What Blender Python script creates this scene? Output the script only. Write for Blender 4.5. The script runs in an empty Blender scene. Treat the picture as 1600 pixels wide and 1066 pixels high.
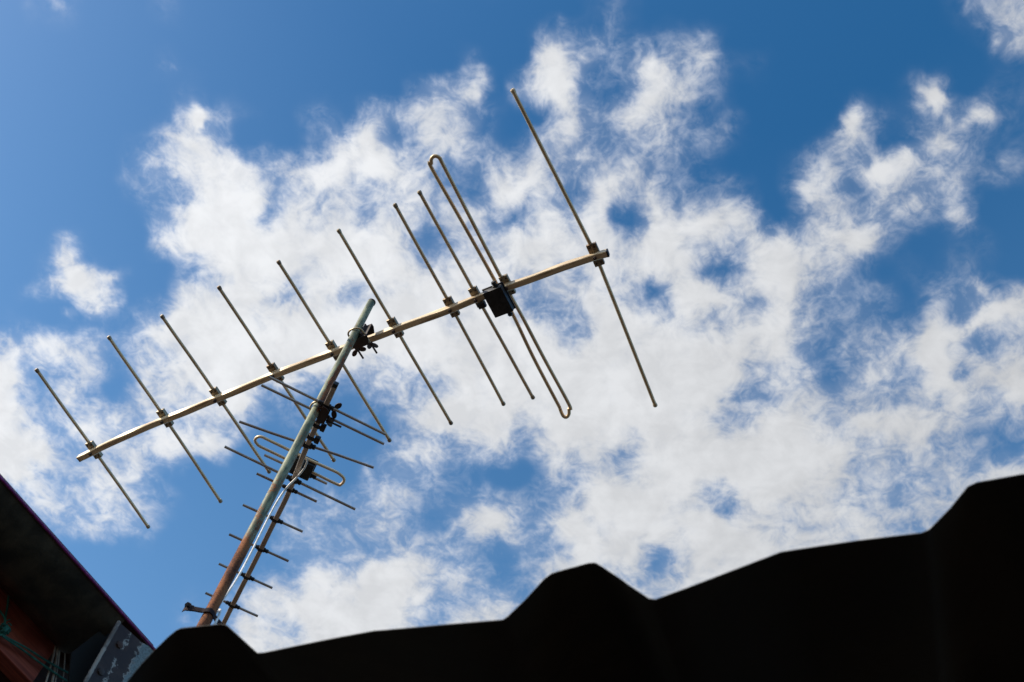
import bpy, bmesh, math, random
from mathutils import Vector, Matrix, noise
random.seed(7)
sc = bpy.context.scene

# ---------------------------------------------------------------- camera
F = 1750.0                                   # focal length in photo pixels (1600 wide)
M = Vector((0.11843121, -0.46714641, 0.87621246)).normalized()   # world up seen in camera axes (x right, y down, z forward)
fwd = Vector((0, 0, 1)); WY = (fwd - M.z*M).normalized(); WX = WY.cross(M)
CAM = Vector((0, 0, 1.6))
def rot(v): v = Vector(v); return Vector((v.dot(WX), v.dot(WY), v.dot(M)))
def ray(p): return rot(((p[0]-800)/F, (p[1]-533)/F, 1.0))
def at_height(p, h):                          # point h metres above the camera
    r = ray(p); return CAM + r*(h/r.z)
def at_depth(p, z): return CAM + ray(p)*z
cd = bpy.data.cameras.new('camera'); cam = bpy.data.objects.new('camera', cd); sc.collection.objects.link(cam)
cd.sensor_width = 36; cd.lens = 36*F/1600; cd.clip_start = .02; cd.clip_end = 60000
X = rot((1,0,0)); Y = rot((0,-1,0)); Z = rot((0,0,-1))
mw = Matrix((X, Y, Z)).transposed().to_4x4(); mw.translation = CAM; cam.matrix_world = mw
cd.dof.use_dof = True; cd.dof.focus_distance = 3.8; cd.dof.aperture_fstop = 7.5
sc.camera = cam

# ---------------------------------------------------------------- sky, sun, exposure
SUN = Vector((-0.744, -0.177, 0.5)).normalized()
w = bpy.data.worlds.new('World'); sc.world = w; w.use_nodes = True
nt = w.node_tree; nt.nodes.clear()
out = nt.nodes.new('ShaderNodeOutputWorld'); bg = nt.nodes.new('ShaderNodeBackground'); sky = nt.nodes.new('ShaderNodeTexSky')
sky.sky_type = 'NISHITA'; sky.sun_disc = False
sky.sun_elevation = math.asin(SUN.z); sky.sun_rotation = math.atan2(SUN.x, SUN.y)
sky.air_density = 1.0; sky.dust_density = 1.2; sky.ozone_density = 1.6; sky.altitude = 100
bg.inputs[1].default_value = 0.15
hs = nt.nodes.new('ShaderNodeHueSaturation'); hs.inputs['Saturation'].default_value = 1.40; hs.inputs['Value'].default_value = 1.13; hs.inputs['Hue'].default_value = .495
nt.links.new(sky.outputs[0], hs.inputs['Color']); nt.links.new(hs.outputs[0], bg.inputs[0]); 
geo = nt.nodes.new('ShaderNodeTexCoord'); sepd = nt.nodes.new('ShaderNodeSeparateXYZ'); nt.links.new(geo.outputs['Generated'], sepd.inputs[0])
mr = nt.nodes.new('ShaderNodeMapRange'); nt.links.new(sepd.outputs[2], mr.inputs[0])       # paler air towards the horizon
mr.inputs[1].default_value = .95; mr.inputs[2].default_value = .55; mr.inputs[3].default_value = 0; mr.inputs[4].default_value = 1
bg2 = nt.nodes.new('ShaderNodeBackground'); bg2.inputs[0].default_value = (.105, .15, .20, 1); nt.links.new(mr.outputs[0], bg2.inputs[1])
adds = nt.nodes.new('ShaderNodeAddShader'); nt.links.new(bg.outputs[0], adds.inputs[0]); nt.links.new(bg2.outputs[0], adds.inputs[1])
nt.links.new(adds.outputs[0], out.inputs[0])
sd = bpy.data.lights.new('sun', 'SUN'); sd.energy = 5.0; sd.angle = math.radians(.5); sd.color = (1, .88, .72)
so = bpy.data.objects.new('sun', sd); sc.collection.objects.link(so)
so.rotation_euler = SUN.to_track_quat('Z', 'Y').to_euler()
sc.view_settings.view_transform = 'Standard'; sc.view_settings.look = 'None'
sc.view_settings.exposure = 0.0; sc.view_settings.gamma = 1
sc.cycles.max_bounces = 8; sc.cycles.transparent_max_bounces = 8

# ---------------------------------------------------------------- materials
class NT:
    def __init__(s, name):
        s.m = bpy.data.materials.new(name); s.m.use_nodes = True; s.t = s.m.node_tree; s.t.nodes.clear()
        s.o = s.n('ShaderNodeOutputMaterial')
    def n(s, kind, ins=None, **kw):
        nd = s.t.nodes.new(kind)
        for k, v in kw.items(): setattr(nd, k, v)
        for k, v in (ins or {}).items():
            if isinstance(v, bpy.types.NodeSocket): s.t.links.new(v, nd.inputs[k])
            else: nd.inputs[k].default_value = v
        return nd
    def math(s, op, a, b=0.0, c=None, clamp=False):
        i = {0: a, 1: b}
        if c is not None: i[2] = c
        return s.n('ShaderNodeMath', i, operation=op, use_clamp=clamp).outputs[0]
    def mix(s, f, a, b): return s.n('ShaderNodeMix', {0: f, 6: a, 7: b}, data_type='RGBA').outputs[2]
    def ramp(s, f, lo, hi): return s.n('ShaderNodeMapRange', {0: f, 1: lo, 2: hi}, interpolation_type='SMOOTHSTEP').outputs[0]
    def pos(s): return s.n('ShaderNodeNewGeometry').outputs['Position']
    def noise(s, v, scale, detail=6, rough=.6, dist=0.0):
        return s.n('ShaderNodeTexNoise', {'Vector': v, 'Scale': scale, 'Detail': detail, 'Roughness': rough, 'Distortion': dist}).outputs[0]
    def stretch(s, v, sc_):
        return s.n('ShaderNodeMapping', {'Vector': v, 'Scale': sc_}).outputs[0]
    def bsdf(s, col, rough=.5, metal=0.0, bump=None, bstr=.3, bdist=.001):
        i = {'Base Color': col, 'Roughness': rough, 'Metallic': metal, 'Specular IOR Level': .35}
        if bump is not None:
            i['Normal'] = s.n('ShaderNodeBump', {'Height': bump, 'Strength': bstr, 'Distance': bdist}).outputs[0]
        b = s.n('ShaderNodeBsdfPrincipled', i); s.t.links.new(b.outputs[0], s.o.inputs[0]); return s.m
def C4(r, g, b): return (r, g, b, 1)

def alu(name, base, dirt, metal=.35, rough=.42, dirt_lo=.46, dirt_hi=.72):
    t = NT(name); p = t.pos()
    n1 = t.noise(p, 9, 6, .65); n2 = t.noise(p, 30, 4, .5)
    f = t.ramp(t.math('ADD', n1, t.math('MULTIPLY', n2, .12)), dirt_lo, dirt_hi)
    c = t.mix(t.math('MULTIPLY', f, .75), base, dirt)
    r = t.n('ShaderNodeMapRange', {0: n2, 1: .3, 2: .7, 3: rough-.1, 4: rough+.15}).outputs[0]
    return t.bsdf(c, r, metal)
ALU = alu('weathered_aluminium', C4(.80,.62,.39), C4(.55,.40,.24))
def boom_mat(name, base, dirt, metal, rough, *a):
    t = NT(name); p = t.pos()
    st = t.n('ShaderNodeVectorRotate', {'Vector': p, 'Axis': (0,0,1), 'Angle': math.radians(38.2)}, rotation_type='AXIS_ANGLE').outputs[0]
    n1 = t.noise(t.stretch(st, (3, 60, 60)), 1.6, 6, .65, .3); n2 = t.noise(p, 14, 6, .7)
    f = t.math('MULTIPLY', t.ramp(n1, .42, .66), t.ramp(n2, .3, .6))
    return t.bsdf(t.mix(f, base, dirt), .42, metal)
BOOM = boom_mat('boom_aluminium', C4(.74,.60,.40), C4(.30,.20,.11), .15, .38, .58, .85)
ROD = alu('dull_aluminium', C4(.42,.37,.32), C4(.26,.19,.15), .35, .38)
BOOM2 = alu('pale_small_boom', C4(.46,.40,.34), C4(.28,.21,.16), .2, .4)
BRK = alu('tarnished_bracket', C4(.40,.34,.24), C4(.16,.10,.06), .5, .45, .42, .7)
STEEL = alu('dark_clamp_steel', C4(.05,.038,.035), C4(.08,.035,.025), .0, .65, .5, .7)
ZINC = alu('brass_zinc', C4(.55,.46,.30), C4(.22,.14,.08), .6, .4)
def plastic(name, col, rough=.45):
    t = NT(name); p = t.pos(); n = t.noise(p, 60, 5, .6)
    return t.bsdf(t.mix(t.ramp(n,.35,.75), col, C4(*[min(1,c*2.0+.008) for c in col[:3]])), rough, 0, n, .2, .0005)
BLACK = plastic('black_plastic', C4(.012,.013,.015))
CABLE = plastic('white_cable_sheath', C4(.62,.61,.57), .4)
GREEN = plastic('green_rope_fibre', C4(.015,.10,.085), .8)
WIRE = plastic('pale_wire_coating', C4(.33,.32,.29), .5)

STRAP = plastic('rusty_strap_steel', C4(.018,.009,.010), .9)
def mast_mat():
    t = NT('galvanised_rusting_steel'); p = t.pos()
    sep = t.n('ShaderNodeSeparateXYZ', {0: p}).outputs
    st = t.stretch(p, (1, 1, .25))
    n1 = t.noise(st, 22, 7, .68, .4); n2 = t.noise(p, 240, 4, .7); n3 = t.noise(st, 60, 5, .6)
    low = t.n('ShaderNodeMapRange', {0: sep[2], 1: 3.45, 2: 3.95, 3: .75, 4: .10}).outputs[0]
    mid = t.math('MULTIPLY', t.math('SUBTRACT', 1.0, t.math('MULTIPLY', t.math('ABSOLUTE', t.math('SUBTRACT', sep[2], 4.42)), 3.6), None, True), .62)
    d = t.n('ShaderNodeVectorMath', {0: t.n('ShaderNodeNewGeometry').outputs['Normal'], 1: (.72,-.1,0)}, operation='DOT_PRODUCT').outputs['Value']
    mid = t.math('MULTIPLY', mid, t.ramp(d, -.2, .6))
    n1 = t.math('MULTIPLY', t.math('SUBTRACT', n1, .5), 2.0); n5 = t.math('MULTIPLY', t.math('SUBTRACT', n2, .5), .9)
    f = t.ramp(t.math('ADD', t.math('ADD', n1, n5), t.math('ADD', low, mid)), .24, .46)
    galv = t.mix(t.ramp(n3, .40, .60), C4(.24,.265,.17), C4(.085,.105,.065))
    rust = t.mix(t.ramp(t.math('ADD', n2, t.math('MULTIPLY', t.math('SUBTRACT', n3, .5), 1.2)), .3, .7), C4(.06,.018,.010), C4(.27,.095,.032))
    return t.bsdf(t.mix(f, galv, rust), t.n('ShaderNodeMapRange', {0: f, 3: .52, 4: .85}).outputs[0], .0, n2, .5, .0008)
MAST = mast_mat()

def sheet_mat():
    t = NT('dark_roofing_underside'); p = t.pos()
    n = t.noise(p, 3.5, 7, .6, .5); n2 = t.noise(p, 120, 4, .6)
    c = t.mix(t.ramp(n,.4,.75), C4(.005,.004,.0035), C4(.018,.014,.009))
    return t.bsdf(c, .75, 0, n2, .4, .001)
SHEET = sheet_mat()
def gutter_mat():
    t = NT('dark_gutter_metal'); p = t.pos()
    n = t.noise(p, 14, 7, .65, .3); n2 = t.noise(p, 220, 4, .7)
    c = t.mix(t.ramp(n,.35,.75), C4(.018,.019,.017), C4(.070,.063,.046))
    c = t.mix(t.ramp(n2,.66,.8), c, C4(.16,.14,.11))
    return t.bsdf(c, .36, .0, n2, .3, .001)
GUTTER = gutter_mat()
LIPFRINGE = plastic('purple_fringe_lip', C4(.13,.015,.10), .35)  # lens colour fringing along the bright edge, put into the lip's colour
def timber_mat(name, a, b, c3):
    t = NT(name)
    tc = t.n('ShaderNodeTexCoord').outputs['UV']
    st = t.stretch(tc, (3, 90, 1)); n = t.noise(st, 1.6, 8, .65, 1.2); n2 = t.noise(tc, 7, 6, .6)
    c = t.mix(t.ramp(n,.3,.7), a, b); c = t.mix(t.ramp(n2,.52,.75), c, c3)
    return t.bsdf(c, .72, 0, n, .5, .001)
TIMBER = timber_mat('red_brown_painted_timber', C4(.42,.10,.065), C4(.20,.045,.032), C4(.46,.17,.11))
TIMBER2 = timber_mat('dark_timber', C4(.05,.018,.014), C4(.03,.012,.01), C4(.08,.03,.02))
def peel_mat():
    t = NT('peeling_purple_paint'); tc = t.n('ShaderNodeTexCoord').outputs['UV']
    sep = t.n('ShaderNodeSeparateXYZ', {0: tc}).outputs
    n = t.noise(tc, 9, 8, .7, .3); n2 = t.noise(tc, 3.5, 5, .6); n3 = t.noise(tc, 30, 5, .7)
    e = t.math('ADD', sep[0], t.math('MULTIPLY', t.math('SUBTRACT', n, .5), .38))
    blue = t.ramp(e, .52, .545)
    line = t.math('MULTIPLY', t.ramp(e, .485, .515), t.math('SUBTRACT', 1.0, blue))
    line2 = t.math('MULTIPLY', t.ramp(e, .24, .27), t.math('SUBTRACT', 1.0, t.ramp(e, .27, .30)))
    pur = t.mix(t.ramp(n2,.4,.7), C4(.03,.016,.014), C4(.06,.034,.026))
    blu = t.mix(t.ramp(n3,.4,.72), C4(.21,.26,.26), C4(.075,.085,.085))
    rustf = t.ramp(t.n('ShaderNodeVectorMath', {0: t.math('SUBTRACT', sep[0], .82), 1: (0,0,0)}, operation='LENGTH').outputs['Value'], .12, .02)
    c = t.mix(blue, pur, blu)
    c = t.mix(t.math('MULTIPLY', t.ramp(n,.6,.68), blue), c, C4(.10,.05,.035))
    c = t.mix(t.math('MULTIPLY', t.math('ADD', line, line2, None, True), t.ramp(n2,.42,.5)), c, C4(.38,.36,.32))
    return t.bsdf(c, .55, 0, n, .5, .001)
PEEL = peel_mat()
CHIP = alu('chipped_paint_steel', C4(.36,.31,.26), C4(.06,.045,.04), .1, .6, .5, .62)
def wall_mat(name, a, b):
    t = NT(name); p = t.pos(); n = t.noise(p, 2.2, 8, .65); n2 = t.noise(p, 60, 4, .6)
    return t.bsdf(t.mix(t.ramp(n,.35,.7), a, b), .9, 0, n2, .4, .003)
WALL = wall_mat('grimy_render', C4(.10,.085,.07), C4(.06,.05,.042))
GROUND = wall_mat('packed_earth', C4(.095,.066,.043), C4(.065,.045,.03))

# ---------------------------------------------------------------- object helpers
def props(o, label=None, cat=None, group=None, kind=None):
    if label: o['label'] = label
    if cat: o['category'] = cat
    if group: o['group'] = group
    if kind: o['kind'] = kind
    return o
def empty(name, loc, **kw):
    o = bpy.data.objects.new(name, None); o.location = loc; o.empty_display_size = .05
    sc.collection.objects.link(o); return props(o, **kw)
def obj(name, bm, mat, parent=None, smooth=True, bevel=0.0):
    """link a bmesh given in world coordinates as one object below parent"""
    me = bpy.data.meshes.new(name)
    base = Vector((0,0,0))
    p = parent
    while p is not None: base += p.location; p = p.parent
    cen = Vector((0,0,0))
    for v in bm.verts: cen += v.co
    cen /= max(1, len(bm.verts))
    for v in bm.verts: v.co -= cen
    if bevel: bmesh.ops.bevel(bm, geom=[e for e in bm.edges], offset=bevel, segments=2, affect='EDGES', profile=.6)
    bmesh.ops.recalc_face_normals(bm, faces=bm.faces)
    bm.to_mesh(me); bm.free()
    for f in me.polygons: f.use_smooth = smooth
    if smooth:
        try: me.set_sharp_from_angle(angle=math.radians(38))
        except Exception: pass
    me.materials.append(mat)
    o = bpy.data.objects.new(name, me); sc.collection.objects.link(o)
    o.location = cen - base
    if parent is not None: o.parent = parent
    return o
def frames(pts):
    n = len(pts); T = []
    for i in range(n):
        a = pts[max(0,i-1)]; b = pts[min(n-1,i+1)]; T.append((b-a).normalized())
    up = Vector((0,0,1)) if abs(T[0].z) < .9 else Vector((1,0,0))
    N = (up - T[0]*up.dot(T[0])).normalized(); out = []
    for i in range(n):
        N = (N - T[i]*N.dot(T[i])).normalized(); out.append((T[i], N, T[i].cross(N)))
    return out
def sweep(bm, pts, rings):
    """rings(i) -> list of (a,b) offsets in the frame at point i; closed section, capped"""
    pts = [Vector(p) for p in pts]; fr = frames(pts); R = []
    for i, p in enumerate(pts):
        T, N, B = fr[i]; R.append([bm.verts.new(p + N*a + B*b) for a, b in rings(i)])
    k = len(R[0])
    for i in range(len(R)-1):
        for j in range(k):
            bm.faces.new((R[i][j], R[i][(j+1)%k], R[i+1][(j+1)%k], R[i+1][j]))
    bm.faces.new(R[0][::-1]); bm.faces.new(R[-1])
def circ(r, n=14): return [(r*math.cos(2*math.pi*j/n), r*math.sin(2*math.pi*j/n)) for j in range(n)]
def tube(bm, pts, r, n=14):
    rr = r if isinstance(r, (list, tuple)) else [r]*len(pts)
    sweep(bm, pts, lambda i: circ(rr[i], n)); return bm
def boxm(bm, c, ax, ay, az, sx, sy, sz):
    c = Vector(c); vs = []
    for i in (-.5,.5):
        for j in (-.5,.5):
            for k in (-.5,.5): vs.append(bm.verts.new(c + ax*(i*sx) + ay*(j*sy) + az*(k*sz)))
    for f in ((0,1,3,2),(4,6,7,5),(0,4,5,1),(2,3,7,6),(0,2,6,4),(1,5,7,3)): bm.faces.new([vs[q] for q in f])
    return bm
def nb(): return bmesh.new()
def smooth_path(pts, per=6):
    pts = [Vector(p) for p in pts]; out = []
    for i in range(len(pts)-1):
        p0 = pts[max(0,i-1)]; p1 = pts[i]; p2 = pts[i+1]; p3 = pts[min(len(pts)-1,i+2)]
        for k in range(per):
            t = k/per
            out.append(.5*((2*p1)+(p2-p0)*t+(2*p0-5*p1+4*p2-p3)*t*t+(3*p1-p0-3*p2+p3)*t**3))
    out.append(pts[-1]); return out
UP = Vector((0,0,1))
def flat(v): v = Vector(v); v.z = 0; return v.normalized()

# ---------------------------------------------------------------- sky cover (clouds 1.5 km up)
ROWS = """
0110001000 0000000000 0001100000 0000000135
0000000000 0000000000 0422112200 0000000015
0000001000 0000000020 1653365411 0000000001
0000000100 0000003540 4661366300 0000014011
0000001421 0021445531 0353564110 0004112341
0000015760 0036735641 1453354210 0035125311
0000035777 4577875335 6544543100 0353654322
0000023588 5666566327 7537562231 0453645400
0000004999 4767475564 3757277773 0465532400
0052005899 8888873466 8777587667 7577300110
0155400378 8878886577 6758777437 8552011210
0457402678 7586678877 4567538865 7443203334
0125237899 7889898788 7547877666 8433225366
6675347899 8999999888 8868888877 7434568646
8345156799 8766566788 8888888875 6313548457
8363156678 4211344788 8888888843 4535446756
8547656664 1210026888 6898888646 8746776432
9844567660 0000046456 3766578888 9875454321
8645651000 0000344210 0445678898 9864435457
1555642000 1232443234 3349987537 6665444544
0244540000 1443551367 3685987876 5666534333
0000000000 0334355432 4388745888 6666666655
0000000001 2375897642 2566646777 6666666666
0000000115 7898995356 3666666666 6666666666
0000000227 6689975577 6666666666 6666666666
0000000337 7788865577 6666666666 6666666666
0000000347 7777765577 6666666666 6666666666"""
G = [[int(ch)/9 for ch in r.replace(' ','')] for r in ROWS.strip().split('\n')]
for i_ in range(9,13):                       # the small puff on the left is drawn below
    for j_ in range(0,5): G[i_][j_] = 0
G[12][0] = .1
for i_ in range(14,22):                       # thicker haze low on the right
    for j_ in range(22,40): G[i_][j_] = min(1, G[i_][j_]*.85+.18)
# smaller features: x, y, half sizes, tilt in degrees, change of cover
FEAT = [(108,390,13,20,-15,.62),(126,430,34,20,25,.66),(92,446,32,11,-15,.5),(148,468,20,22,0,.62),(160,488,13,10,0,.5),(176,428,15,9,-20,.5),(181,470,8,8,0,.4),
 (116,490,7,5,0,.4),(968,345,13,24,25,-.6),(955,362,16,9,-20,-.3),(1120,405,12,18,40,-.6),(1136,420,12,8,0,-.4),(1012,455,30,13,42,-.7),(845,478,30,10,-12,-.6),(905,305,18,10,-30,-.55),(810,345,15,12,0,-.5),
 (1449,636,14,7,10,-.6),(1404,604,17,13,-10,-.7),(1505,582,15,9,15,-.5),(1030,878,15,9,-40,-.85),(1122,795,22,8,-5,-.6),(1146,801,14,9,30,-.5),(972,722,14,15,0,-.5),(935,828,8,6,0,-.35),
 (433,323,13,7,0,-.55),(572,333,13,9,0,-.5),(427,465,18,8,-20,-.35),(555,466,13,6,0,-.35),(356,430,7,4,0,-.5),(350,436,14,6,-30,-.25),(680,360,18,13,0,-.6),(1550,685,34,26,30,-.55),
 (188,607,24,20,20,-.5),(60,625,13,24,10,-.6),(195,668,26,5,-5,-.35),(112,755,20,10,20,-.3),(1300,592,24,14,0,-.5),(1290,540,20,20,0,-.35),
 (630,203,17,12,30,-.5),(695,195,5,18,8,-.45),(672,165,5,10,0,-.3),(950,30,14,26,25,.10),(935,75,12,14,25,.10),(750,122,6,20,5,.3),(735,150,12,6,-35,.3),(1455,150,11,15,0,.45),(1475,178,8,14,-25,.3),
 (1530,188,24,8,-22,.35),(1332,192,13,16,20,.42),(1125,197,24,9,-12,.25),(305,172,6,13,0,.4),(311,185,8,8,0,.4),(272,102,6,4,20,.3),(245,102,6,5,0,.15),(350,182,14,6,0,.2),(85,3,14,8,0,.2),
 (1475,230,20,24,-20,.25),(1410,240,10,14,-30,.35),(1370,270,26,12,20,.3),(1270,290,14,24,25,.2),(1550,270,22,6,-30,.25),(860,100,26,26,0,.2),(880,150,34,18,30,.15),(1015,100,16,24,20,.15),(1095,85,20,18,0,.15),
 (1070,250,14,12,0,-.2),(1000,170,26,12,-20,.2),(860,210,26,10,-25,.2),(1340,640,8,14,0,-.35),(1350,385,14,10,0,.15),(1310,345,16,10,30,-.35),(1392,300,12,14,0,-.3),(1420,320,14,6,-20,.3),
 (1500,340,20,12,10,.25),(1530,455,14,10,30,.45),(1570,485,30,10,-12,.3),(1515,510,26,10,-35,.3),(1460,535,16,18,0,.25),(1530,540,16,14,0,-.45),(1250,420,20,40,0,.15),(1290,465,14,12,0,-.3),
 (640,630,24,10,10,.2),(560,655,16,8,0,.2),(640,845,12,10,0,-.3),(560,880,16,7,-10,-.35),(680,975,14,8,0,-.3),(690,940,24,8,30,.15),(440,985,10,8,0,-.3),(800,880,12,18,0,-.4),(790,760,20,22,0,-.35),(870,770,20,8,0,-.3),(460,680,30,22,0,-.2)]
def feat(x, y):
    s = 0
    for fx, fy, rx, ry, a, d in FEAT:
        dx = x-fx; dy = y-fy
        if abs(dx) > 90 or abs(dy) > 90: continue
        a = math.radians(a); u = (dx*math.cos(a)+dy*math.sin(a))/rx; v = (-dx*math.sin(a)+dy*math.cos(a))/ry
        s += (d if d > 0 else d*.26)*math.exp(-(u*u+v*v)*.6)
    return s
def g_at(i, j):
    i = min(max(i,0),26); j = min(max(j,0),39); return G[i][j]
def cub(t): return (( -t+2*t*t-t**3)/2, (2-5*t*t+3*t**3)/2, (t+4*t*t-3*t**3)/2, (-t*t+t**3)/2)
def wander(x, y, k):
    return (noise.noise(Vector((x/44, y/44, k)))*15 + noise.noise(Vector((x/17, y/17, k+5)))*9)
def cover(x, y):
    x0, y0 = x, y
    if -60 < x < 1660 and -60 < y < 1120: x, y = x + wander(x, y, 1.3), y + wander(x, y, 9.1)
    u = x/40-.5; v = y/40-.5; iu = math.floor(u); iv = math.floor(v); a = cub(u-iu); b = cub(v-iv); s = 0
    for n in range(4):
        for m in range(4): s += g_at(iv-1+n, iu-1+m)*a[m]*b[n]
    s += feat(x, y)
    ox = max(0, -x, x-1600); oy = max(0, -y, y-1066); o = min(1, math.hypot(ox,oy)/160)
    if o > 0:
        q = noise.fractal(Vector((x/420, y/420, 3.7)), .9, 2.1, 4)
        s = s*(1-o) + o*min(.95, max(0, .38+q*.9))
    fade = min(1, (x0+700)/350, (2290-x0)/350, (y0+600)/300, (1380-y0)/150)
    return min(1, max(0, s))*max(0, fade)
def build_sky():
    ALT = 1500.0; xs = [-700+25*i for i in range(28)]+[7*i for i in range(229)]+[1600+25*i for i in range(29)]; ys = [-600+25*i for i in range(24)]+[7*i for i in range(153)]+[1070+25*i for i in range(14)]
    vs = []; cv = []
    for y in ys:
        for x in xs:
            r = ray((x,y)); p = CAM + r*(ALT/r.z); vs.append((p.x, p.y, ALT)); cv.append(cover(x,y))
    nx = len(xs); fs = [(j*nx+i, j*nx+i+1, (j+1)*nx+i+1, (j+1)*nx+i) for j in range(len(ys)-1) for i in range(nx-1)]
    me = bpy.data.meshes.new('sky'); me.from_pydata(vs, [], fs)
    at = me.attributes.new('cover', 'FLOAT', 'POINT'); at.data.foreach_set('value', cv)
    o = bpy.data.objects.new('sky', me); sc.collection.objects.link(o)
    t = NT('cloud_layer'); p = t.n('ShaderNodeVectorMath', {0: t.pos(), 'Scale': 1/1500}, operation='SCALE').outputs[0]
    c = t.n('ShaderNodeAttribute', attribute_name='cover').outputs['Fac']
    # warp the lookup so that the wisps curl
    n1 = t.noise(p, 30, 10, .63, .6); n2 = t.noise(p, 62, 8, .68, 1.3)
    nn = t.math('ADD', t.math('MULTIPLY', t.math('SUBTRACT', n1, .5), 1.5), t.math('MULTIPLY', t.math('SUBTRACT', n2, .5), .85))
    wgt = t.math('ADD', t.math('MULTIPLY', t.math('MULTIPLY', c, t.math('SUBTRACT', 1.0, c)), 4.0), .06)
    wgt = t.math('MULTIPLY', wgt, t.ramp(c, 0.0, .18))
    a = t.math('ADD', c, t.math('MULTIPLY', nn, wgt))
    a = t.math('MULTIPLY', t.ramp(a, -.02, .94), t.n('ShaderNodeMapRange', {0: c, 1: .3, 2: .8, 3: .72, 4: 1.0}).outputs[0])
    veil = t.math('MULTIPLY', t.ramp(c, .05, .9), t.n('ShaderNodeMapRange', {0: n1, 1: .3, 2: .65, 3: .30, 4: .68}).outputs[0])   # thin veil between the puffs
    a = t.math('MAXIMUM', a, veil)
    a = t.math('ADD', t.math('MULTIPLY', a, .8), t.math('MULTIPLY', t.math('POWER', a, .8), .2))
    dotn = t.n('ShaderNodeVectorMath', {0: t.n('ShaderNodeVectorMath', {0: t.pos()}, operation='NORMALIZE').outputs[0], 1: tuple(SUN)}, operation='DOT_PRODUCT').outputs['Value']
    glow = t.n('ShaderNodeMapRange', {0: dotn, 1: .0, 2: .62, 3: .68, 4: .93}).outputs[0]
    n3 = t.noise(p, 16, 5, .55, .2)
    # billows: parts of a puff nearer the sun are brighter than the parts behind them
    ps = t.n('ShaderNodeVectorMath', {0: p, 1: (SUN.x*.012, SUN.y*.012, 0)}, operation='ADD').outputs[0]
    rel = t.math('SUBTRACT', n1, t.noise(ps, 30, 5, .6, .6))
    n3 = t.math('ADD', n3, t.math('MULTIPLY', rel, .55))
    thick = t.math('MULTIPLY', glow, t.n('ShaderNodeMapRange', {0: n3, 1: .35, 2: .65, 3: .90, 4: 1.05}).outputs[0])
    col = t.mix(t.ramp(a, .2, .95), C4(.78,.85,1), C4(.975,.985,1))
    em = t.n('ShaderNodeEmission', {0: col, 1: thick}); tr = t.n('ShaderNodeBsdfTransparent')
    mx = t.n('ShaderNodeMixShader', {0: t.math('MULTIPLY', a, .94), 1: tr.outputs[0], 2: em.outputs[0]})
    t.t.links.new(mx.outputs[0], t.o.inputs[0]); t.m.cycles.emission_sampling = 'NONE'
    me.materials.append(t.m)
    props(o, kind='structure', label='blue sky filled with broken white and pale grey clouds')
build_sky()

# ground
bm = nb(); S_ = 20000
gv = [bm.verts.new((x,y,0)) for x, y in ((-S_,-S_),(S_,-S_),(S_,S_),(-S_,S_))]; bm.faces.new(gv)
props(obj('ground', bm, GROUND, smooth=False), kind='structure', label='bare brown earth ground')

# ---------------------------------------------------------------- common geometry of mast and antennas
HB = 3.2                                               # main boom above the camera
E1 = flat(rot((2631, 4790, 1750)))                     # along the big antenna's rods (towards lower right in the photo)
b_l = at_height((144,703), HB); b_r = at_height((930,398), HB)
B1 = flat(b_r - b_l)                                    # along its boom, director end -> reflector end
nm = flat(at_height((548,535), HB) - CAM)
lam = ((b_l - CAM).dot(E1) - .0242)/nm.dot(E1)
MP = Vector((nm.x*lam, nm.y*lam, 0))                    # foot of the mast
def mast_at(p):                                         # height of the mast point seen at photo pixel p
    r = ray(p); s = (r.x*nm.x + r.y*nm.y)/lam; return CAM.z + r.z/s
RM = .0128

# mast
mast = empty('antenna_mast', Vector((MP.x, MP.y, 0)), label='galvanised steel mast pole rusting brown towards its foot, carrying both antennas', cat='mast')
zt = mast_at((579,472))
bm = nb(); zs = [0 + i*zt/60 for i in range(60)] + [zt-.002, zt]
def wob(z): return Vector((.0012*math.sin(z*2.1), .0012*math.cos(z*1.7), 0))
tube(bm, [Vector((MP.x,MP.y,z))+wob(z) for z in zs], [RM]*60+[RM,RM-.0015], 28)
obj('pole', bm, MAST, mast)
bm = nb(); tube(bm, [Vector((MP.x,MP.y,zt-.004)), Vector((MP.x,MP.y,zt+.003)), Vector((MP.x,MP.y,zt+.005))], [RM+.0012,RM+.0012,RM-.002], 28)
obj('end_cap', bm, STEEL, mast)
# strap clamp near the eave
zc = mast_at((318,957))
right = (WX - nm*WX.dot(nm)); right.z = 0; right.normalize()
if right.dot(rot((1,0,0))) < 0: right = -right
cl = nb(); mc = Vector((MP.x,MP.y,zc)); th = .004
prof = [(-.054,.012),(-.049,.004),(-.032,-.003),(-.020,-.006)] + [((RM+.003)*math.sin(a)*-1, -(RM+.003)*math.cos(a)) for a in [math.radians(d) for d in (60,30,0,-30,-60)]] + [(.020,-.004),(.045,.004),(.075,.006)]
tops = []; bots = []
for hh, dz in ((.006,0),(-.006,0)):
    for off in (0, th):
        tops.append([cl.verts.new(mc + right*x + nm*(y+off) + UP*(hh) - UP*(.25*x if x>0 else -.10*x)) for x, y in prof])
n = len(prof)
for i in range(n-1):
    a,b,c_,d_ = tops
    cl.faces.new((a[i],a[i+1],b[i+1],b[i])); cl.faces.new((c_[i],d_[i],d_[i+1],c_[i+1]))
    cl.faces.new((a[i],c_[i],c_[i+1],a[i+1])); cl.faces.new((b[i],b[i+1],d_[i+1],d_[i]))
for i in (0, n-1): cl.faces.new((tops[0][i],tops[1][i],tops[3][i],tops[2][i]) if i else (tops[0][i],tops[2][i],tops[3][i],tops[1][i]))
clamp = obj('strap_clamp', cl, STRAP, mast)
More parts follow.
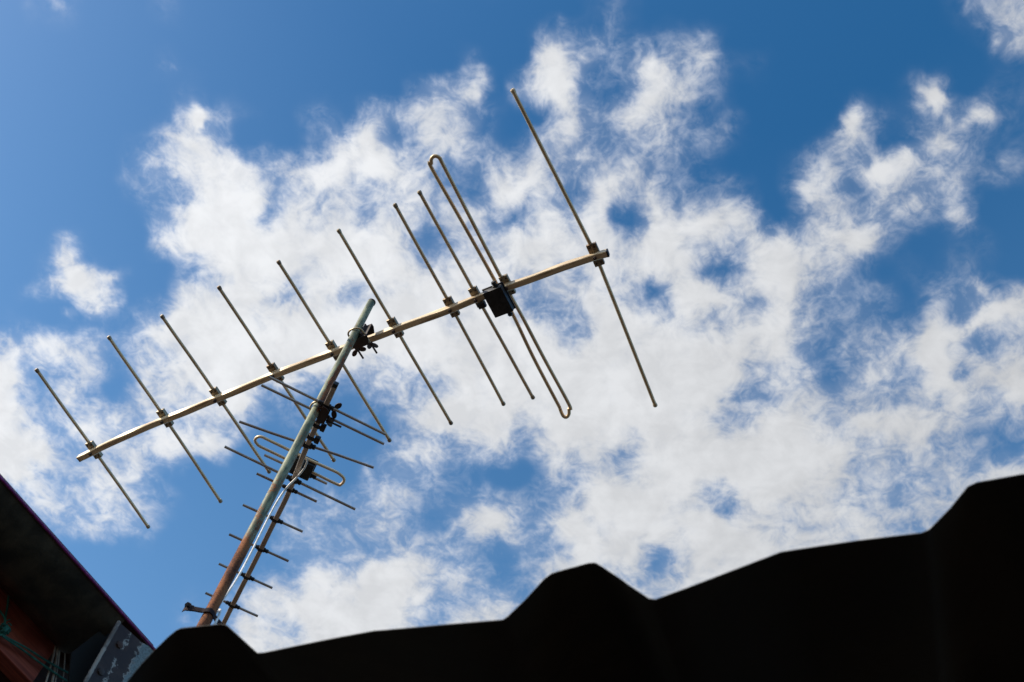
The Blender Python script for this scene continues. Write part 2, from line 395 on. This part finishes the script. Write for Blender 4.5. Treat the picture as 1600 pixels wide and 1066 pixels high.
for x, dz in ((-.047,.005),(.052,-.013)):
    bm = nb(); c0 = mc + right*x + UP*dz + nm*.006
    ax = (nm*.5+UP*.55+right*.35).normalized()
    tube(bm, [c0-ax*.012, c0+ax*.022], .0034, 10); tube(bm, [c0-ax*.006, c0-ax*.0005], .0075, 6)
    obj('bolt', bm, STEEL, clamp)

def wing_nut(c, ax, side, parent, ang=0.0, mat=STEEL):
    """boss and two rounded wings on a bolt axis"""
    ax = ax.normalized(); side = (side - ax*side.dot(ax)).normalized(); th_ = ax.cross(side)
    s = (side*math.cos(ang) + th_*math.sin(ang)); t_ = ax.cross(s)
    bm = nb(); tube(bm, [c-ax*.006, c, c+ax*.006], [.0075,.007,.0055], 12)
    for sg in (-1,1):
        cen = c + s*sg*.0145 + ax*.0065; dirv = (s*sg*.85 + ax*.52).normalized(); prp = t_.cross(dirv)
        ring = []
        for lay in (-.0022,.0022):
            ring.append([bm.verts.new(cen + dirv*(.0125*math.cos(q)) + prp*(.0078*math.sin(q)) + t_*lay) for q in [2*math.pi*k/14 for k in range(14)]])
        for k in range(14): bm.faces.new((ring[0][k],ring[0][(k+1)%14],ring[1][(k+1)%14],ring[1][k]))
        bm.faces.new(ring[0][::-1]); bm.faces.new(ring[1])
    return obj('wing_nut', bm, mat, parent)

def mast_clamp(root, z, E, B, boom_off, sep, leg_end, bracket_size, hb):
    """U-bolt round the mast, serrated channel between mast and boom, wing nuts on the far side"""
    o = Vector((MP.x, MP.y, z))
    bl, bd, bh = bracket_size
    bm = nb()
    # channel: web facing the mast and two flanges embracing the boom, with sloping ends
    y0 = RM+.0015; y1 = boom_off+.018
    outl = [(-bl*.5,y0),(bl*.5,y0),(bl*.5,y0+.012),(bl*.36,y1),(-bl*.36,y1),(-bl*.5,y0+.012)]
    for zz in (hb+.5*bh, hb-.5*bh):
        lo = [bm.verts.new(o*1 + B*x + E*y + UP*(zz-z-.0015)) for x,y in outl]
        hi = [bm.verts.new(o*1 + B*x + E*y + UP*(zz-z+.0015)) for x,y in outl]
        for k in range(6): bm.faces.new((lo[k],lo[(k+1)%6],hi[(k+1)%6],hi[k]))
        bm.faces.new(lo[::-1]); bm.faces.new(hi)
    boxm(bm, o + E*(y0+.0015) + UP*(hb-z), B, E, UP, bl-.001, .003, bh-.004)
    for sg in (-1,1):
        boxm(bm, o + B*sg*(RM+.004) + E*(y0-.004) + UP*(hb-z), B, E, UP, .004, .012, bh-.008)
    cl_ = obj('mast_clamp', bm, STEEL, root)
    h = sep/2; pts = [o + B*h + E*leg_end]
    pts += [o + B*h + E*.004]
    for k in range(1,12):
        a = math.pi*k/12; pts.append(o + B*(h*math.cos(a)) - E*((RM+.0042)*math.sin(a)))
    pts += [o - B*h + E*.004, o - B*h + E*leg_end]
    bm = nb(); tube(bm, pts, .0029, 12); 
    ub = obj('u_bolt', bm, ZINC, cl_)
    for sg in (1,-1):
        bm = nb(); a0 = o + B*h*sg + E*(y1+.004); a1 = o + B*h*sg + E*(leg_end+.022)
        k = int((a1-a0).length/.0011); 
        tube(bm, [a0 + (a1-a0)*(i/k) for i in range(k+1)], [.0036 if i%2 else .0030 for i in range(k+1)], 10)
        obj('threaded_end', bm, STEEL, cl_)
        wing_nut(o + B*h*sg + E*(y1+.0075), E, B, cl_, .5 if sg>0 else -.2)
    return cl_

# ---------------------------------------------------------------- big antenna
big = empty('television_antenna', CAM + Vector((MP.x, MP.y, HB)) + E1*.0242, label='large long-boom television antenna at the top of the mast, pale boom with ten cross rods', cat='antenna')
bpx = [(125,716),(190,684.5),(255,657),(300,639.5),(340,622.5),(384,605),(428,586),(474,569),(520,551),(565,535),(617,515),(660,499.5),(704,483),(744,467),(785,451),(830,436),(880,417),(930,401),(949,395.5)]
bp = [at_height(p, HB) for p in bpx]; bpath = smooth_path(bp, 9)
Lb = [0]
for i in range(1,len(bpath)): Lb.append(Lb[-1] + (bpath[i]-bpath[i-1]).length)
def boom_section(i):
    s = Lb[i]; hw = .0106; ch = .0020
    tw = math.radians(2 + 8*math.sin(2*math.pi*s/.215 + .9) * (1 if .03 < s < Lb[-1]-.03 else .3))
    ring = [(hw,hw-ch),(hw-ch,hw),(-hw+ch,hw),(-hw,hw-ch),(-hw,-hw+ch),(-hw+ch,-hw),(hw-ch,-hw),(hw,-hw+ch)]
    return [(a*math.cos(tw)-b*math.sin(tw), a*math.sin(tw)+b*math.cos(tw)) for a,b in ring]
bm = nb(); sweep(bm, bpath, boom_section); boom = obj('boom', bm, BOOM, big)
for a, b in ((bpath[0], bpath[1]), (bpath[-1], bpath[-2])):
    d_ = (a-b).normalized(); bm = nb(); boxm(bm, a+d_*.001, d_, d_.cross(UP).normalized(), UP, .007, .0215, .0215)
    obj('end_cap', bm, BLACK if a is bpath[-1] else BRK, boom, bevel=.0015)
def on_boom(x):
    for i in range(len(bpx)-1):
        if bpx[i][0] <= x <= bpx[i+1][0]:
            t = (x-bpx[i][0])/(bpx[i+1][0]-bpx[i][0]); return bp[i].lerp(bp[i+1], t)
rods = [((57,578),(144,703),(232,824)),((170,527),(255,655),(345,784)),((253,494),(338,620),(421,738)),((342,449),(428,584),(522,720)),
        ((435,409),(520,549),(609,689)),((529,360),(616,512),(705,662)),((617,320),(704,480),(787,632)),((655,300),(744,464),(833,622)),((801,141),(930,400),(1024,634))]
EH = .0165
def make_bracket(c, E, B, parent, k=1.0):
    bm = nb(); L = .070*k; Wd = .029*k; tk = .0022
    z = EH - .002
    boxm(bm, c + UP*(z-.0035), E, B, UP, L, Wd, tk)                 # saddle plate lying on the boom
    for sg in (-1,1): boxm(bm, c + B*sg*(Wd/2-tk/2) + UP*(z+.004), E, B, UP, L*.98, tk, .013)
    for sg in (-1,1):
        boxm(bm, c + E*sg*(L/2-tk/2) + UP*(z+.002), E, B, UP, tk, Wd*.8, .009)
    o = obj('rod_bracket', bm, BRK, parent, bevel=.0007)
    for sg in (-1,1):
        for b_ in (-.008,.008):
            q = c + E*sg*(L/2-.010) + B*b_ + UP*(z-.007); obj('rivet', tube(nb(), [q, q+UP*.003], .0026*k, 8), STEEL, o)
    bm = nb(); tube(bm, [c-UP*.0195, c-UP*.0165, c-UP*.0164, c-UP*.0115], [.0032,.0032,.0062,.0062], 6)
    obj('bracket_bolt', bm, STEEL, parent)
    return o
for i, (a, m_, b) in enumerate(rods):
    c = on_boom(m_[0]); pa = at_height(a, HB+EH); pb = at_height(b, HB+EH); pm = Vector((c.x,c.y,CAM.z+HB+EH))
    nm_ = 'reflector' if i == 8 else 'director'
    r = .0057 if i < 8 else .0062
    bm = nb(); da = (pa-pm).normalized(); db = (pb-pm).normalized()
    path = [pa + (pm-pa)*t for t in (0,.03,.25,.5,.75,.97)] + [pm + (pb-pm)*t for t in (.03,.25,.5,.75,.97,1)]
    path = [p + Vector((0,0,.0008*math.sin(k*1.7+i))) for k, p in enumerate(path)]
    tube(bm, path, r, 14)
    rd = obj(nm_, bm, ALU, big)
    for e, d_ in ((pa, da), (pb, db)):
        bm = nb(); tube(bm, [e-d_*.010, e-d_*.003, e+d_*.001, e+d_*.004], [r+.0006, r+.0016, r+.0016, r-.001], 14)
        obj('tip_cap', bm, BRK if i < 8 else BOOM, rd)
    Ev = (pb-pa); Ev.z = 0; Ev.normalize(); Bv = UP.cross(Ev)
    make_bracket(c, Ev, Bv, rd, 1.0 if i < 8 else 1.1)
# folded dipole
l_px = [(674,262),(722,347),(770,433),(787,465),(804,497),(834,560),(874,636)]
r_px = [(691,255),(737,345),(783,434),(800,466),(817,497),(850,560),(889,632)]
hd = HB+.020
top_arc = [(674,256),(674,249),(678,244.5),(684,245),(688,249)]
bot_arc = [(889,639),(889,647),(885,652),(880,650),(876.5,643)]
pth = [at_height(p, hd) for p in (l_px[::-1] + top_arc + r_px + bot_arc)]; pth.append(pth[0])
pth = smooth_path(pth, 5)
bm = nb(); tube(bm, pth, .0060, 14); fd = obj('folded_dipole', bm, ALU, big)
c = on_boom(790); Ev = (at_height((850,560),HB)-at_height((737,345),HB)).normalized(); Bv = UP.cross(Ev)
make_bracket(c + Bv*-.004, Ev, Bv, fd)
# junction box under the boom
def junction(root, cen, E, B, dims, gl, gr=.0085):
    bm = nb(); boxm(bm, cen, B, E, UP, *dims); jb = obj('junction_box', bm, BLACK, root, bevel=.004)
    bm = nb(); boxm(bm, cen + UP*(dims[2]*.32), B, E, UP, dims[0]+.007, dims[1]+.007, .004); obj('box_lid', bm, BLACK, jb, bevel=.0012)
    for off, sg in gl:
        bm = nb(); q = cen + B*off + E*sg*dims[1]*.5 + UP*(dims[2]*.1)
        tube(bm, [q, q+E*sg*.005, q+E*sg*.0055, q+E*sg*.011, q+E*sg*.0115, q+E*sg*.018], [gr*1.15,gr*1.15,gr*.85,gr*.85,gr*1.1,gr*.8], 16)
        obj('cable_gland', bm, BLACK, jb)
    return jb
jb = junction(big, at_height((779,469.5), HB-.026), Ev, B1, (.066,.094,.034), ((.012,-1),(.012,1)))
jb['label'] = 'black feed box on the folded dipole'
# little black block on the last director's bracket
bm = nb(); boxm(bm, at_height((753,477), HB-.012), B1, E1, UP, .026,.018,.016); obj('spacer_block', bm, BLACK, big, bevel=.002)
zb = CAM.z + HB
zu = mast_at((556,521)); print('ubolt below boom', zb-zu)
mast_clamp(big, zu, E1, B1, .030, .052, .070, (.070,.05,zb-zu+.008), (zb+zu)/2-.008)

# ---------------------------------------------------------------- small antenna
E2r = at_height((449,877),1) - at_height((358,835),1)
b2px = [(523,604),(510,632),(497,660),(479,699),(463,740),(448,777),(424,825),(400,874),(375,923),(348,977),(340,994)]
E2 = flat(E2r); B2 = flat(at_height((350,972),1) - at_height((515,622),1)); 
E2 = (E2 - B2*E2.dot(B2)).normalized()
q1 = at_height((510,632),1) - CAM
HS = 2.655
OF2 = HS*Vector((q1.x,q1.y,0)).dot(E2) - MP.dot(E2)
print('offset', OF2, nm.dot(E2))
print('small antenna height', HS, 'perp', E2.dot(B2), 'mast top', zt, 'clamp', zc)
bp2 = [at_height(p, HS) for p in b2px]
small = empty('television_antenna', CAM + Vector((MP.x,MP.y,HS)) + E2*OF2, label='small short-rod television antenna clamped lower on the mast, slanting down to the roof edge', cat='antenna')
def sq(hw): return lambda i: [(hw,hw-.0015),(hw-.0015,hw),(-hw+.0015,hw),(-hw,hw-.0015),(-hw,-hw+.0015),(-hw+.0015,-hw),(hw-.0015,-hw),(hw,-hw+.0015)]
bm = nb(); sweep(bm, smooth_path(bp2, 4), sq(.0078)); boom2 = obj('boom', bm, BOOM2, small)
bm = nb(); d_ = (bp2[0]-bp2[1]).normalized(); boxm(bm, bp2[0]+d_*.004, d_, d_.cross(UP), UP, .018,.0155,.0155); obj('end_cap', bm, BLACK, boom2, bevel=.0015)
def cross_boom(a, b):
    P = at_height(a,HS); Q = at_height(b,HS); best = None
    for i in range(len(bp2)-1):
        R0, R1 = bp2[i], bp2[i+1]; d1 = Q-P; d2 = R1-R0; den = d1.x*d2.y-d1.y*d2.x
        t = ((R0.x-P.x)*d2.y-(R0.y-P.y)*d2.x)/den; u = ((R0.x-P.x)*d1.y-(R0.y-P.y)*d1.x)/den
        if -.001 <= u <= 1.001: best = P + d1*t
    return best
def insulator(c, E, B, parent, k=1.0):
    bm = nb(); e0 = .0080
    for sg in (-1,1):
        q = c + E*sg*e0
        tube(bm, [q, q+E*sg*.005, q+E*sg*.0055, q+E*sg*.010, q+E*sg*.0105, q+E*sg*.016], [.0080*k,.0080*k,.0060*k,.0060*k,.0072*k,.0056*k], 12)
    boxm(bm, c - UP*.0072, E, B, UP, .016, .011*k, .002)
    return obj('insulator', bm, BLACK, parent)
R2 = [('reflector',(420,589),(602.5,679),1),('reflector',(408.5,602),(600,694),1),('reflector',(374,659),(584,731),1.25),('reflector',(351,698),(555,796),1.15),
      ('director',(413,711),(511,756),0),('director',(401,740),(495,784),.95),('director',(379.5,789),(473,831),1),('director',(358,835),(451,877),1),('director',(342,881),(425.6,919),1),('director',(321,926.6),(403,963),1)]
for name, a, b, k in R2:
    hh = HS if k else HS+.046
    P = at_height(a,hh); Q = at_height(b,hh); c = cross_boom(a,b) or (P+Q)/2
    bm = nb(); r = .0041; mid = c
    if a == (374,659): path = smooth_path([P, at_height((425,677),HS), c, at_height((532,712.5),HS), Q], 5)
    else: path = [P, P.lerp(Q,.25), P.lerp(Q,.5), P.lerp(Q,.75), Q]
    tube(bm, path, r, 12); rd = obj(name, bm, ROD, small)
    if k: insulator(c, (Q-P).normalized(), B2, rd, k)
for px in ((496.5,664.5),(487.5,683.5)):                      # holders whose rods are gone
    c = at_height(px, HS); insulator(c, E2, B2, boom2, 1.2)
    bm = nb(); boxm(bm, c + E2*.0175, E2, B2, UP, .014,.022,.016); obj('empty_rod_holder', bm, BLACK, boom2, bevel=.003)
# folded dipole of the small antenna, just above its boom
h2 = HS+.023
up_ = [(411,683.5),(447,701),(471,713),(497,725),(524,737)]
lo_ = [(527,757),(492,740),(462,725),(432,710),(407,698)]
arc_r = [(532,742),(537,747),(537.5,752),(533,757)]; arc_l = [(401,693),(398.5,688),(401,684),(406,682.3)]
pth = [at_height(p,h2) for p in up_+arc_r+lo_+arc_l]; pth.append(pth[0])
bm = nb(); tube(bm, smooth_path(pth,5), .0045, 14); fd2 = obj('folded_dipole', bm, ALU, small)
jb2 = junction(small, at_height((471.5,729), HS+.0255), E2, B2, (.062,.070,.030), ((.018,1),(.018,-1)), .008)
jb2['label'] = 'black feed box behind the small boom'
mast_clamp(small, CAM.z+HS+.006, E2, B2, OF2, .046, .066, (.060,.05,.028), CAM.z+HS)

# ---------------------------------------------------------------- cable
cp = [((480,716),HS-.012),((479,724),HS-.020),((474,734),HS-.022),((462,748),HS-.03),((450,760),HS-.05),((438,776),HS-.08),((424,800),HS-.14),((408,832),HS-.24),((390,868),HS-.36),((371,903),HS-.50),((352,932),HS-.62),((339,950),HS-.70),((333,962),HS-.76)]
cpts = [at_height(p,h) for p,h in cp]
mb = Vector((MP.x,MP.y,0)); side = right*.022 + nm*-.006
cpts += [mb+side+UP*(cpts[-1].z-.12), mb+side+UP*2.9, mb+side+UP*1.5, mb+side+UP*.1]
bm = nb(); tube(bm, smooth_path(cpts,7), .0029, 12)
props(obj('coaxial_cable', bm, CABLE), 'white coaxial cable hanging from the small antenna beside the mast', 'cable')
cp = [((481,713),HS-.011),((477,733),HS-.016),((466,747),HS-.026),((452,764),HS-.055),((436,784),HS-.085)]
# ---------------------------------------------------------------- corrugated roof of the shed
D = rot((824,2169,1750)).normalized(); KD = 1.03
def on_section(p): r = ray(p); return CAM + r*(KD/r.dot(D))
pr = [(-140,1190),(100,1120),(192,1075),(208,1055),(222,1036),(238,1018),(262,996),(275,985),(283,981.5),(345,974.5),(354,977),(368,990),(402,1021),(412,1020.5),(470,1008),(530,997),(585,987),(600,985.5),(700,977),(785,969),(793,964),(820,937),(850,905),(862,896.5),(875,893),(920,881),(930,880),(941,886),(972,907),(981,914),(1014,936),(1024,937),(1070,921),(1150,890),(1220,863),(1240,859.5),(1340,846),(1440,833),(1452,828),(1485,795),(1512,762),(1526,755),(1600,742)]
prof = [on_section(p) for p in pr]
ia = pr.index((785,969)); ib = pr.index((1450-10,833)); ic = pr.index((930,880)); per = on_section((1450,830))-on_section((785,969)); unit = prof[ia:ib]
prof += [q+per for q in prof[ic:ib] if (q+per-prof[-1]).dot(flat(per)) > .03]
for k in range(2, 6): prof += [q+per*k for q in unit]
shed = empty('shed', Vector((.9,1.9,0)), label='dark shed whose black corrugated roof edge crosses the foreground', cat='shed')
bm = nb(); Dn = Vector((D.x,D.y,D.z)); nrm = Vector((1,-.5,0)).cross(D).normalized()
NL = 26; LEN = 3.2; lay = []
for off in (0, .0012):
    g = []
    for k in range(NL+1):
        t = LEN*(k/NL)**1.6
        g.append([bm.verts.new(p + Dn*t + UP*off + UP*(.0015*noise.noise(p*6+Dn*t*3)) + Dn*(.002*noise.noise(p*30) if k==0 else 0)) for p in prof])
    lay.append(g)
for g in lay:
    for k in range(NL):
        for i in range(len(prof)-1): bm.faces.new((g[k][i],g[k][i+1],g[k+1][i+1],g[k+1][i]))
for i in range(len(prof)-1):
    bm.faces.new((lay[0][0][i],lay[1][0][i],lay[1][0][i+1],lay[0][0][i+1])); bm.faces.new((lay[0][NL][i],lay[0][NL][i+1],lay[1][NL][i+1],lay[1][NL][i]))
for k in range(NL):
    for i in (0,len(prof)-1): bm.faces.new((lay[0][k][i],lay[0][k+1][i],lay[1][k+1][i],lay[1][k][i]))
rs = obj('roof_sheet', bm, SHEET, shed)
Dh = flat(D); a0 = on_section((402,1021)); a1 = on_section((1900,900)); A = flat(a1-a0)
def shed_box(name, t, lo_z, hi_z, th_, mat):
    p0 = a0 + Dh*t - A*.12; p1 = p0 + A*3.3; bm = nb(); c = (p0+p1)/2; c.z = (lo_z+hi_z)/2
    boxm(bm, c, A, Dh, UP, 3.3, th_, hi_z-lo_z); return obj(name, bm, mat, shed, smooth=False)
zr = a0.z + .8*D.z
shed_box('purlin', .80, zr-.09, zr-.02, .05, TIMBER2)
shed_box('wall', .92, 0, zr-.09, .1, WALL); 
shed_box('wall', 3.0, 0, a0.z+3.0*D.z-.02, .1, WALL)

# ---------------------------------------------------------------- house on the left: gutter, boards, bracket
g_ = flat(rot((2520,3918,1750))); s_ = UP.cross(g_).normalized()
if s_.dot(ray((0,800))) < 0: s_ = -s_
def SG(s,g,u): return CAM + s_*s + g_*g + UP*u
def on_s(p, s): r = ray(p); return CAM + r*(s/r.dot(s_))
def gc(P): return (P-CAM).dot(g_)
UH = 1.80
house = empty('house', SG(3.5,-.8,-1.6), label='dark house on the left with a black gutter and red-brown eaves board', cat='house')
r1 = ray((0,745)); S1 = UH/r1.z*r1.dot(s_); r2 = ray((0,915)); S2 = UH/r2.z*r2.dot(s_)
r3 = ray((0,1015)); U3 = S2/r3.dot(s_)*r3.z
gE = gc(at_height((186,970),UH)); gEnd = gc(at_height((243,1018),UH))
print('house', S1, S2, U3, gE, gEnd)
def strip(name, profile, g0, g1, th_, mat, parent, nseg=30):
    bm = nb(); L = [[],[]]
    for li, off in enumerate((0, th_)):
        for k in range(nseg+1):
            g = g0+(g1-g0)*k/nseg
            L[li].append([bm.verts.new(SG(s, g, u+off + .0012*noise.noise(Vector((s*9,g*5,2))))) for s,u in profile])
    n = len(profile)
    for li in (0,1):
        for k in range(nseg):
            for i in range(n-1): bm.faces.new((L[li][k][i],L[li][k][i+1],L[li][k+1][i+1],L[li][k+1][i]))
    for k in range(nseg):
        for i in (0,n-1): bm.faces.new((L[0][k][i],L[0][k+1][i],L[1][k+1][i],L[1][k][i]))
    for k in (0,nseg):
        for i in range(n-1): bm.faces.new((L[0][k][i],L[1][k][i],L[1][k][i+1],L[0][k][i+1]))
    return obj(name, bm, mat, parent)
gp = []
for k in range(15):
    t = k/14; gp.append((S1+.006+(S2-S1-.006)*t, UH-.0 - .050*math.sin(math.pi*t)**.8 + .0*t))
gut = strip('gutter', gp, -2.5, gE+.005, .003, GUTTER, house)
bm = nb(); tube(bm, [SG(S1+.003, -2.5+k*.3, UH+.002) for k in range(int((gEnd+2.5)/.3)+1)]+[SG(S1+.003,gEnd,UH+.002)], .0035, 10); obj('gutter_lip', bm, LIPFRINGE, gut)
def uvbox(name, c, ax, ay, az, sx, sy, sz, mat, parent, bev=.002):
    bm = nb(); boxm(bm, c, ax, ay, az, sx, sy, sz); o = obj(name, bm, mat, parent, smooth=False, bevel=bev)
    uv = o.data.uv_layers.new(name='UVMap')
    base = Vector(o.location)
    for l in o.data.loops:
        v = o.data.vertices[l.vertex_index].co
        uv.data[l.index].uv = (v.dot(ax), v.dot(az)+v.dot(ay))
    return o
gB = gc(on_s((88,1012), S2))
cB = SG(S2+.022, (-2.5+gB)/2, (UH+.03+U3)/2)
bo = uvbox('eaves_board', cB, g_, s_, UP, gB+2.5, .044, UH+.03-U3, TIMBER, house)
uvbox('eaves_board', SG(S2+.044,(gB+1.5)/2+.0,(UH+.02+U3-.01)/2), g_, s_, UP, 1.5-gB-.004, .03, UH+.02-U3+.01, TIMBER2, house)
bm = nb(); boxm(bm, SG(S2+.12+.05, -.5, (U3-.0-1.6)/2), g_, s_, UP, 4.0, .12, U3+1.6); obj('wall', bm, WALL, house, smooth=False)
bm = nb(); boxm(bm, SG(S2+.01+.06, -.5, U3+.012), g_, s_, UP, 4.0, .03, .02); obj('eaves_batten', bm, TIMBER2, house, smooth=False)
ru = (s_*math.cos(.30)+UP*math.sin(.30)); bm = nb(); boxm(bm, SG(S1+.16,-.74,UH+.075) + ru*1.5, g_, ru, g_.cross(ru), 3.5, 3.0, .02); obj('roof_sheet', bm, GUTTER, house, smooth=False)
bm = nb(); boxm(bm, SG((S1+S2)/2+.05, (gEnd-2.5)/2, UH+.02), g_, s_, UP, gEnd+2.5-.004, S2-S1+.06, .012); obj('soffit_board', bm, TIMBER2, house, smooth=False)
# peeling bracket plate at the gutter's end, upright, facing the alley
SP = S1+.004
def plate(name, pxs, s, th_, mat, parent, uvf=None):
    bm = nb(); f = [bm.verts.new(on_s(p, s)) for p in pxs]; b = [bm.verts.new(on_s(p, s)+s_*th_) for p in pxs]; n = len(f)
    fr_ = bm.faces.new(f); bm.faces.new(b[::-1])
    for i in range(n): bm.faces.new((f[i],f[(i+1)%n],b[(i+1)%n],b[i]))
    o = obj(name, bm, mat, parent, smooth=False)
    return o
pp = [(184,970),(222,1004),(233,1010),(243,1016),(262,1030),(250,1080),(122,1085)]
pl = plate('end_plate', pp, SP, .005, PEEL, house)
uv = pl.data.uv_layers.new(name='UVMap')
A0 = on_s((184,970),SP); U_ = on_s((122,1085),SP)-A0
# u across the plate (from its chipped left edge towards the right), v along that edge
ev = U_.normalized(); eu = (on_s((243,1016),SP)-A0); eu = (eu-ev*eu.dot(ev)).normalized(); wid = (on_s((250,1040),SP)-A0).dot(eu)
for l in pl.data.loops:
    P = pl.data.vertices[l.vertex_index].co + pl.location + house.location
    uv.data[l.index].uv = ((P-A0).dot(eu)/wid*.95, (P-A0).dot(ev)/wid)
bm = nb(); e0 = on_s((186,972),SP-.004); e1 = on_s((128,1075),SP-.004)
tube(bm, [e0.lerp(e1,k/30)+Vector((.0007*noise.noise(Vector((k,0,0))),0,.0007*noise.noise(Vector((0,k,0))))) for k in range(31)], [.0045+.0012*noise.noise(Vector((k*.8,3,1))) for k in range(31)], 8); obj('edge_bead', bm, CHIP, pl)
for p in ((186,1008),(157,1050)):
    bm = nb(); c = on_s(p, SP); tube(bm, [c+s_*.001, c-s_*.004, c-s_*.006], [.0085,.0085,.004], 6); obj('bolt', bm, STEEL, pl)
plate('bracket_web', [(148,992),(184,968),(190,976),(140,1066),(105,1085),(112,1020)], SP+.045, .004, SHEET, house)

# rope
ro = nb(); sr = S2-.004
def rp(x,y,d=0): return on_s((x,y), sr-d)
def strand(pts, r=.0024):
    tube(ro, smooth_path(pts,6), r, 8)
strand([rp(13.5,921,-.03),rp(14,926),rp(12,945,.002),rp(9,962,.004),rp(7,975,.01),rp(6,990,.016)])
strand([rp(-6,948,.0),rp(0,955,.004),rp(7,966,.01),rp(8,980,.016)])
random.seed(3)
kn = [rp(5,985,.014)+Vector([random.uniform(-.011,.011) for _ in range(3)]) for _ in range(22)]
strand(kn, .0028)
strand([rp(8,978,.012),rp(14,974,.02),rp(18,978,.024)],.0015); strand([rp(9,970,.012),rp(16,968,.02)],.0013)
strand([rp(-8,996,.01),rp(2,992,.016),rp(12,997,.016),rp(40,1012,.014),rp(70,1031,.012),rp(100,1048,.012),rp(140,1068,.01)])
strand([rp(4,994,.016),rp(14,1001,.014),rp(36,1016,.012),rp(66,1038,.010),rp(92,1056,.010),rp(120,1074,.01)])
props(obj('rope', ro, GREEN), 'thin green rope knotted round the red-brown eaves board', 'rope')
# wires wrapped round the board end
wb = empty('wire_bundle', on_s((85,1040), S2-.01), label='pale wires wrapped vertically round the end of the red-brown board', cat='wires')
for x0,x1,r in ((87,70,.0022),(91,80,.0026),(94,85,.0016),(102,97,.0015)):
    bm = nb(); tube(bm, smooth_path([on_s((x0+2,1003),S2+.03), on_s((x0,1009),S2-.004), on_s(((x0+x1)/2+1,1040),S2-.006), on_s((x1,1072),S2-.005), on_s((x1-6,1090),S2+.01)],6), r, 8)
    obj('wire', bm, WIRE, wb)
print('objects', len(bpy.data.objects))
